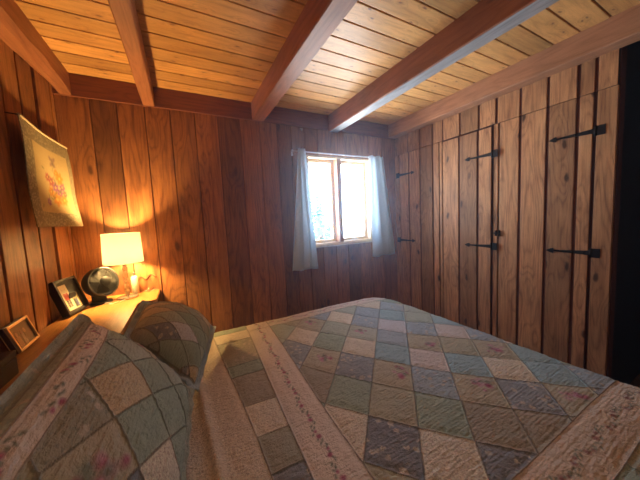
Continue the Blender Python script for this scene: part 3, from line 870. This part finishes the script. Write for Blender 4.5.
cols = [simple('cream print', (.78, .70, .50), .5, var=.06), simple('red shirt print', (.45, .06, .04), .5), simple('dark clothes print', (.04, .04, .06), .5),
        simple('blue clothes print', (.10, .13, .30), .5), simple('skin tone print', (.55, .34, .22), .5), simple('olive print', (.24, .26, .12), .5)]
for (x0, x1, y0, y1, who) in ((-.078, -.008, .022, .178, 0), (-.008, .052, .022, .112, 1)):
    bm = bmesh.new()
    add_box(bm, x0, x1, y0, y1, -.0028, -.0015, 0, 0, M=Mf)
    M2 = Mf @ Matrix.Translation((0, 0, -.0014))
    if who == 0:
        for sx, c_ in ((-.052, 1), (-.033, 1)):
            add_prism(bm, [(sx - .010, .085), (sx + .010, .085), (sx + .011, .12), (sx + .004, .128), (sx - .004, .128), (sx - .011, .12)], M2, .0006, c_)
            for l_ in (-.006, .002): add_prism(bm, [(sx + l_, .040), (sx + l_ + .005, .040), (sx + l_ + .006, .085), (sx + l_, .085)], M2, .0006, 2)
            person_shape(bm, M2, sx, .128, .020 * .6, 4)
    else:
        add_prism(bm, [(x0 + .003, y0 + .003), (x1 - .003, y0 + .003), (x1 - .003, y1 - .003), (x0 + .003, y1 - .003)], M2, .0004, 5)
        M3 = M2 @ Matrix.Translation((0, 0, .0005))
        for sx, c_ in ((.006, 2), (.022, 3), (.038, 0)):
            add_prism(bm, [(sx - .007, .030), (sx + .007, .030), (sx + .007, .07), (sx + .003, .078), (sx - .003, .078), (sx - .007, .07)], M3, .0006, c_)
            person_shape(bm, M3, sx, .070, .010, 4)
    obj('photograph', bm, cols, matb)
bm = bmesh.new(); add_box(bm, -.03, .03, -.0, .13, -.004, .0, .001, M=Mf @ Matrix.Translation((0, .0, -.040)) @ Matrix.Rotation(math.radians(24), 4, 'X'))
obj('easel_back', bm, BLK, pf)

# gold box frame
gx, gy, gyaw, glean, gw, gh = -.625, 1.57, .045, .30, .176, .116
gf = thing('photo_frame', 'gold-edged deep picture frame at the left edge, behind the dark box', 'picture frame', (gx, gy, H + ZS), 'framed photographs on the shelf')
Mg = Matrix.Translation((-gx, -gy, -(H + ZS))) @ frame_M(gx, gy, gyaw, glean)
bm = bmesh.new(); b_ = .011
GOLD = simple('gilt frame', (.80, .64, .36), .30, .75, scale=80)
for x0, x1, y0, y1 in ((-gw / 2, -gw / 2 + b_, 0, gh), (gw / 2 - b_, gw / 2, 0, gh), (-gw / 2 + b_, gw / 2 - b_, 0, b_), (-gw / 2 + b_, gw / 2 - b_, gh - b_, gh)):
    add_box(bm, x0, x1, y0, y1, -.030, .0, .002, M=Mg)
obj('frame_border', bm, GOLD, gf)
bm = bmesh.new(); add_box(bm, -gw / 2 - .0035, gw / 2 + .0035, -.0005 + .002, gh + .003, -.024, -.010, .001, M=Mg); add_box(bm, -gw / 2 + .003, gw / 2 - .003, .003, gh - .003, -.034, -.0305, 0, M=Mg)
obj('frame_side', bm, simple('dark wood band', (.05, .028, .02), .35), gf)
bm = bmesh.new(); add_box(bm, -gw / 2 + b_, gw / 2 - b_, b_, gh - b_, -.009, -.007, 0, M=Mg)
M2 = Mg @ Matrix.Translation((0, 0, -.0068))
for sx, c_, wd in ((-.045, 2, .018), (-.005, 3, .014), (.020, 0, .013)):
    add_prism(bm, [(sx - wd, .012), (sx + wd, .012), (sx + wd * .8, .058), (sx - wd * .8, .058)], M2, .0006, c_)
    hd = [(sx + .009 * math.cos(a), .068 + .011 * math.sin(a)) for a in np.linspace(0, 2 * math.pi, 14, endpoint=False)]
    add_prism(bm, hd, M2, .0007, 4)
obj('photograph', bm, [simple('dim brown print', (.13, .09, .05), .25), simple('sepia print', (.30, .20, .10), .3), simple('brown clothes print', (.30, .17, .07), .3), simple('pale olive clothes print', (.36, .32, .20), .3), simple('face tone print', (.45, .30, .18), .3)], gf)

# dark box
bm = bmesh.new()
kx = thing('keepsake_box', 'dark maroon lidded box at the left edge of the shelf', 'box', (-.615, 1.17, H + ZS))
add_box(bm, -.057, .057, -.13, .125, .001, .062, .004, M=Matrix()); obj('box_body', bm, simple('maroon leather', (.026, .009, .011), .4), kx)
bm = bmesh.new(); add_box(bm, -.058, .058, -.131, .126, .064, .088, .005, M=Matrix()); obj('lid', bm, simple('maroon leather lid', (.032, .011, .013), .4), kx)

# white cable on the shelf and charger by the wall
bm = bmesh.new()
pts = [(-.50 + .10 * q + .018 * math.sin(q * 9), 2.135 + .03 * math.sin(q * 7 + 1) + .02 * q, H + ZS + .0035) for q in np.linspace(0, 1, 26)]
pts = [p for p in pts if True]
add_tube(bm, pts, .0025, 8)
tag(obj('cable', bm, simple('white cable plastic', (.78, .74, .62), .4)), 'short white cable lying on the shelf in front of the fan', 'cable')
bm = bmesh.new()
pts = [(-.30 + .085 * q, 2.355 + .008 * math.sin(q * 8), H + ZS + .006 + .006 * math.sin(q * 6) ** 2) for q in np.linspace(0, 1, 20)]
add_tube(bm, pts, .003, 8)
add_box(bm, -.275, -.262, 2.335, 2.36, ZS + .0025, ZS + .028, .003)
tag(obj('power_cord', bm, simple('tan cord plastic', (.55, .36, .22), .4)), 'thin cord with a pale plug lying along the back wall beside the lamp', 'cord')

# ------------------------------------------------------------------ tapestry on the left wall
tp = thing('wall_tapestry', 'yellow flower tapestry with a lace border on the left wall', 'tapestry', (-.66, 2.05, H + .54))
ti = Matrix.Translation((.66, -2.05, -(H + .54)))
TL = np.array((-.645, 1.775, .556)); TR = np.array((-.645, 2.355, .545)); BR = np.array((-.585, 2.27, .022)); BL = np.array((-.625, 1.735, .022))
nu, nv = 210, 190
A, B = np.meshgrid(np.linspace(0, 1, nu), np.linspace(0, 1, nv)); A = A.ravel(); B = B.ravel()
def tsurf(A, B, off=0.0):
    Pt = ((1 - A) * (1 - B))[:, None] * TL + (A * (1 - B))[:, None] * TR + ((1 - A) * B)[:, None] * BL + (A * B)[:, None] * BR
    Pt[:, 2] += H - .012 * np.sin(A * np.pi) * (1 - B) * 1.0
    Pt[:, 0] += .006 * np.sin(A * 9 + 1) * (.3 + B) + .004 * np.sin(B * 7) + off
    return Pt
w_, h_ = .56, .53
a_ = A * w_; b_ = B * h_
edge = np.minimum(np.minimum(a_, w_ - a_), np.minimum(b_ * .95, h_ - b_))
bord = edge < .080
col = np.ones((len(A), 3)) * np.array((.62, .50, .25))
col[bord] = (.52, .46, .30)
r_ = np.random.default_rng(2)
PURP = (.28, .08, .30); YEL = (.66, .26, .02); ROSE = (.46, .08, .10); GRN = (.14, .16, .05); BUTT = (.28, .16, .18)
def blob(px, py, ra, rb, ang, cc, k=.85):
    X_ = a_ - px; Y_ = b_ - py
    u = X_ * math.cos(ang) + Y_ * math.sin(ang); v = -X_ * math.sin(ang) + Y_ * math.cos(ang)
    f = np.clip(1.6 - np.sqrt((u / ra) ** 2 + (v / rb) ** 2), 0, 1)[:, None] * k * (~bord)[:, None]
    col[:] = col * (1 - f) + np.array(cc) * f
for px, py, cc, s in ((.29, .30, PURP, .020), (.33, .33, PURP, .018), (.36, .29, PURP, .018), (.25, .27, ROSE, .018), (.21, .25, ROSE, .015), (.34, .24, YEL, .024), (.29, .37, YEL, .026), (.36, .37, YEL, .020), (.24, .33, YEL, .018), (.20, .39, PURP, .014), (.31, .21, YEL, .014), (.38, .33, ROSE, .013)):
    for k in range(6):
        a = k * math.pi / 3 + px * 9
        blob(px + s * .9 * math.cos(a), py + s * .9 * math.sin(a), s * .75, s * .45, a, cc)
    blob(px, py, s * .35, s * .35, 0, (.75, .60, .20))
for k in range(16):
    px, py = .28 + r_.normal() * .07, .31 + r_.normal() * .06
    blob(px, py, .014, .005, r_.uniform(0, 3.1), GRN, .6)
for px, py, a in ((.265, .135, .7), (.300, .135, 2.4), (.270, .165, -.6), (.295, .165, -2.4)):
    blob(px, py, .017, .010, a, BUTT, .75)
blob(.283, .15, .003, .022, 0, (.2, .14, .1), .9)
for k in range(14): blob(.283 + .01 * math.sin(k), .16 + k * .008, .004, .004, 0, GRN, .5)
t = NT('woven tapestry cloth')
base = t.n('Attribute', attribute_name='paint').outputs['Color']
kd = t.n('SeparateColor'); t.l(t.n('Attribute', attribute_name='kind').outputs['Color'], kd.inputs[0])
uvn = t.n('UVMap').outputs[0]
vo = t.n('TexVoronoi'); vo.inputs['Scale'].default_value = 85; t.l(uvn, vo.inputs['Vector'])
lace = t.math('MULTIPLY', t.ramp(vo.outputs['Distance'], .25, .55), kd.outputs[0])
colr = t.mix(t.math('MULTIPLY', lace, .6), base, (.16, .13, .08))
wv = t.noise(uvn, 600, 2)
colr = t.mix(t.math('MULTIPLY', wv, .2), colr, (.25, .2, .1))
t.bsdf(colr, .9, bump=t.math('ADD', wv, lace), bstr=.4, bdist=.002, Specular_IOR_Level=.1)
k3 = np.zeros((len(A), 3)); k3[:, 0] = bord
o = grid_mesh('woven_cloth', tsurf(A, B), nu, nv, col, k3, np.stack([a_, b_], 1), t.m, tp); o.matrix_parent_inverse = ti
sm = o.modifiers.new('t', 'SOLIDIFY'); sm.thickness = .004; sm.offset = 0
bm = bmesh.new()
pp = tsurf(np.linspace(0, 1, 30), np.zeros(30), .001)
add_tube(bm, [Vector(p) + Vector((0, 0, .002)) for p in pp], .007, 8)
o = obj('top_cord', bm, simple('pale rolled trim', (.55, .46, .30), .8), tp); o.matrix_parent_inverse = ti
bm = bmesh.new()
bm.free()
for q in (0, -1):
    bm = bmesh.new(); add_tube(bm, [Vector(pp[q]), Vector((-.688, pp[q][1], pp[q][2] + .004))], .003, 6)
    o = obj('hanging_nail', bm, M_IRON, tp); o.matrix_parent_inverse = ti

# ------------------------------------------------------------------ outside: a snowy conifer beyond the window
def conifer(x, y, h, label):
    root = thing('conifer_tree', label, 'tree', (x, y, 0))
    bm = bmesh.new(); add_tube(bm, [(0, 0, -.6), (0, 0, h * .5), (.05, 0, h * .97)], [.16, .10, .015], 10)
    obj('trunk', bm, simple('tree bark', (.14, .10, .08), .9), root)
    bm = bmesh.new()
    r2 = random.Random(int(x * 10))
    for tier in range(26):
        zt = h * (.12 + .86 * tier / 26); rt = (1 - tier / 27) * h * .22 + .05
        for k in range(9):
            a = r2.uniform(0, 6.28); L = rt * r2.uniform(.6, 1.1)
            d = Vector((math.cos(a), math.sin(a), 0)); s = Vector((-d.y, d.x, 0))
            p0 = Vector((0, 0, zt)); p1 = p0 + d * L * .6 + Vector((0, 0, -.04 * L)); p2 = p0 + d * L + Vector((0, 0, -.28 * L))
            w = L * .22
            a1 = bm.verts.new(p0 + Vector((0, 0, .03))); b1 = bm.verts.new(p1 + s * w); b2 = bm.verts.new(p1 - s * w); c1 = bm.verts.new(p2)
            dn = bm.verts.new(p1 - Vector((0, 0, w * .8)))
            for f in ((a1, b1, dn), (a1, dn, b2), (b1, c1, dn), (b2, dn, c1), (a1, b2, c1), (a1, c1, b1)): bm.faces.new(f)
    obj('foliage', bm, simple('frosted needles', (.20, .36, .34), .8, var=.5, scale=4), root)
    return root
conifer(4.55, 8.6, 3.9, 'pale green conifer seen through the left pane of the window')

# ------------------------------------------------------------------ light
wd = bpy.data.worlds.new('snowy day'); bpy.context.scene.world = wd; wd.use_nodes = True
nt = wd.node_tree; nt.nodes.clear()
o_ = nt.nodes.new('ShaderNodeOutputWorld'); bg = nt.nodes.new('ShaderNodeBackground'); nt.links.new(bg.outputs[0], o_.inputs[0])
tc = nt.nodes.new('ShaderNodeTexCoord'); sx = nt.nodes.new('ShaderNodeSeparateXYZ'); nt.links.new(tc.outputs['Generated'], sx.inputs[0])
rp = nt.nodes.new('ShaderNodeValToRGB'); mr = nt.nodes.new('ShaderNodeMapRange'); mr.inputs['From Min'].default_value = -1; mr.inputs['From Max'].default_value = 1
nt.links.new(sx.outputs[2], mr.inputs[0]); nt.links.new(mr.outputs[0], rp.inputs[0])
rp.color_ramp.elements[0].position = .0; rp.color_ramp.elements[0].color = (.88, .93, 1, 1)
rp.color_ramp.elements[1].position = 1; rp.color_ramp.elements[1].color = (.08, .12, .20, 1)
for p, c_ in ((.495, (.88, .93, 1, 1)), (.52, (.50, .58, .68, 1)), (.66, (.22, .29, .40, 1))):
    el = rp.color_ramp.elements.new(p); el.color = c_
nt.links.new(rp.outputs[0], bg.inputs[0]); bg.inputs[1].default_value = 34.0
al = bpy.data.lights.new('window_portal', 'AREA'); al.shape = 'RECTANGLE'; al.size = .81; al.size_y = .93
al.cycles.is_portal = True
o = bpy.data.objects.new('window_portal', al); C.objects.link(o)
o.location = ((WX0 + WX1) / 2, D + .17, H + (WZ0 + WZ1) / 2); o.rotation_euler = (-math.pi / 2, 0, 0)

pl = bpy.data.lights.new('fill_light', 'POINT'); pl.energy = 7; pl.color = (1, .84, .68); pl.shadow_soft_size = .12  # added warm fill behind the camera, no fixture belongs to it
o = bpy.data.objects.new('fill_light', pl); C.objects.link(o); o.location = (-.25, -.75, H + .55)

# faint haze added to imitate lens flare around the bright window
bm = bmesh.new(); add_box(bm, -.79, 3.28, Y0 - .10, D + .145, -H - .02, 1.10)
t = NT('room haze')
v = t.n('VolumeScatter'); v.inputs['Density'].default_value = .042; v.inputs['Anisotropy'].default_value = .80; v.inputs['Color'].default_value = (.55, .76, 1, 1)
t.l(v.outputs[0], t.out.inputs['Volume'])
o = obj('flare_haze', bm, t.m); o['kind'] = 'stuff'; tag(o, 'bluish haze added to imitate lens flare around the bright window', 'flare_haze')

# ------------------------------------------------------------------ camera
cd = bpy.data.cameras.new('camera'); cam = bpy.data.objects.new('camera', cd); C.objects.link(cam)
cd.sensor_width = 36; cd.lens = 258.3 / 640 * 36; cd.clip_start = .02
yaw, pit, rol = .4850, -.0847, -.0483
cy_, sy_ = math.cos(yaw), math.sin(yaw); cp, sp = math.cos(pit), math.sin(pit)
f_ = Vector((sy_ * cp, cy_ * cp, sp)); r0 = Vector((cy_, -sy_, 0)); u0 = r0.cross(f_)
rr = r0 * math.cos(rol) + u0 * math.sin(rol); uu = u0 * math.cos(rol) - r0 * math.sin(rol)
cam.matrix_world = Matrix(((rr.x, uu.x, -f_.x, 0), (rr.y, uu.y, -f_.y, 0), (rr.z, uu.z, -f_.z, H), (0, 0, 0, 1)))
sc = bpy.context.scene; sc.camera = cam
sc.view_settings.view_transform = 'Standard'; sc.view_settings.look = 'None'; sc.view_settings.gamma = 1; sc.view_settings.use_curve_mapping = False
sc.view_settings.exposure = 0.22
cy = sc.cycles
cy.use_denoising = True
cy.max_bounces = 12; cy.diffuse_bounces = 8; cy.transparent_max_bounces = 12; cy.sample_clamp_indirect = 6; cy.caustics_reflective = False; cy.caustics_refractive = False
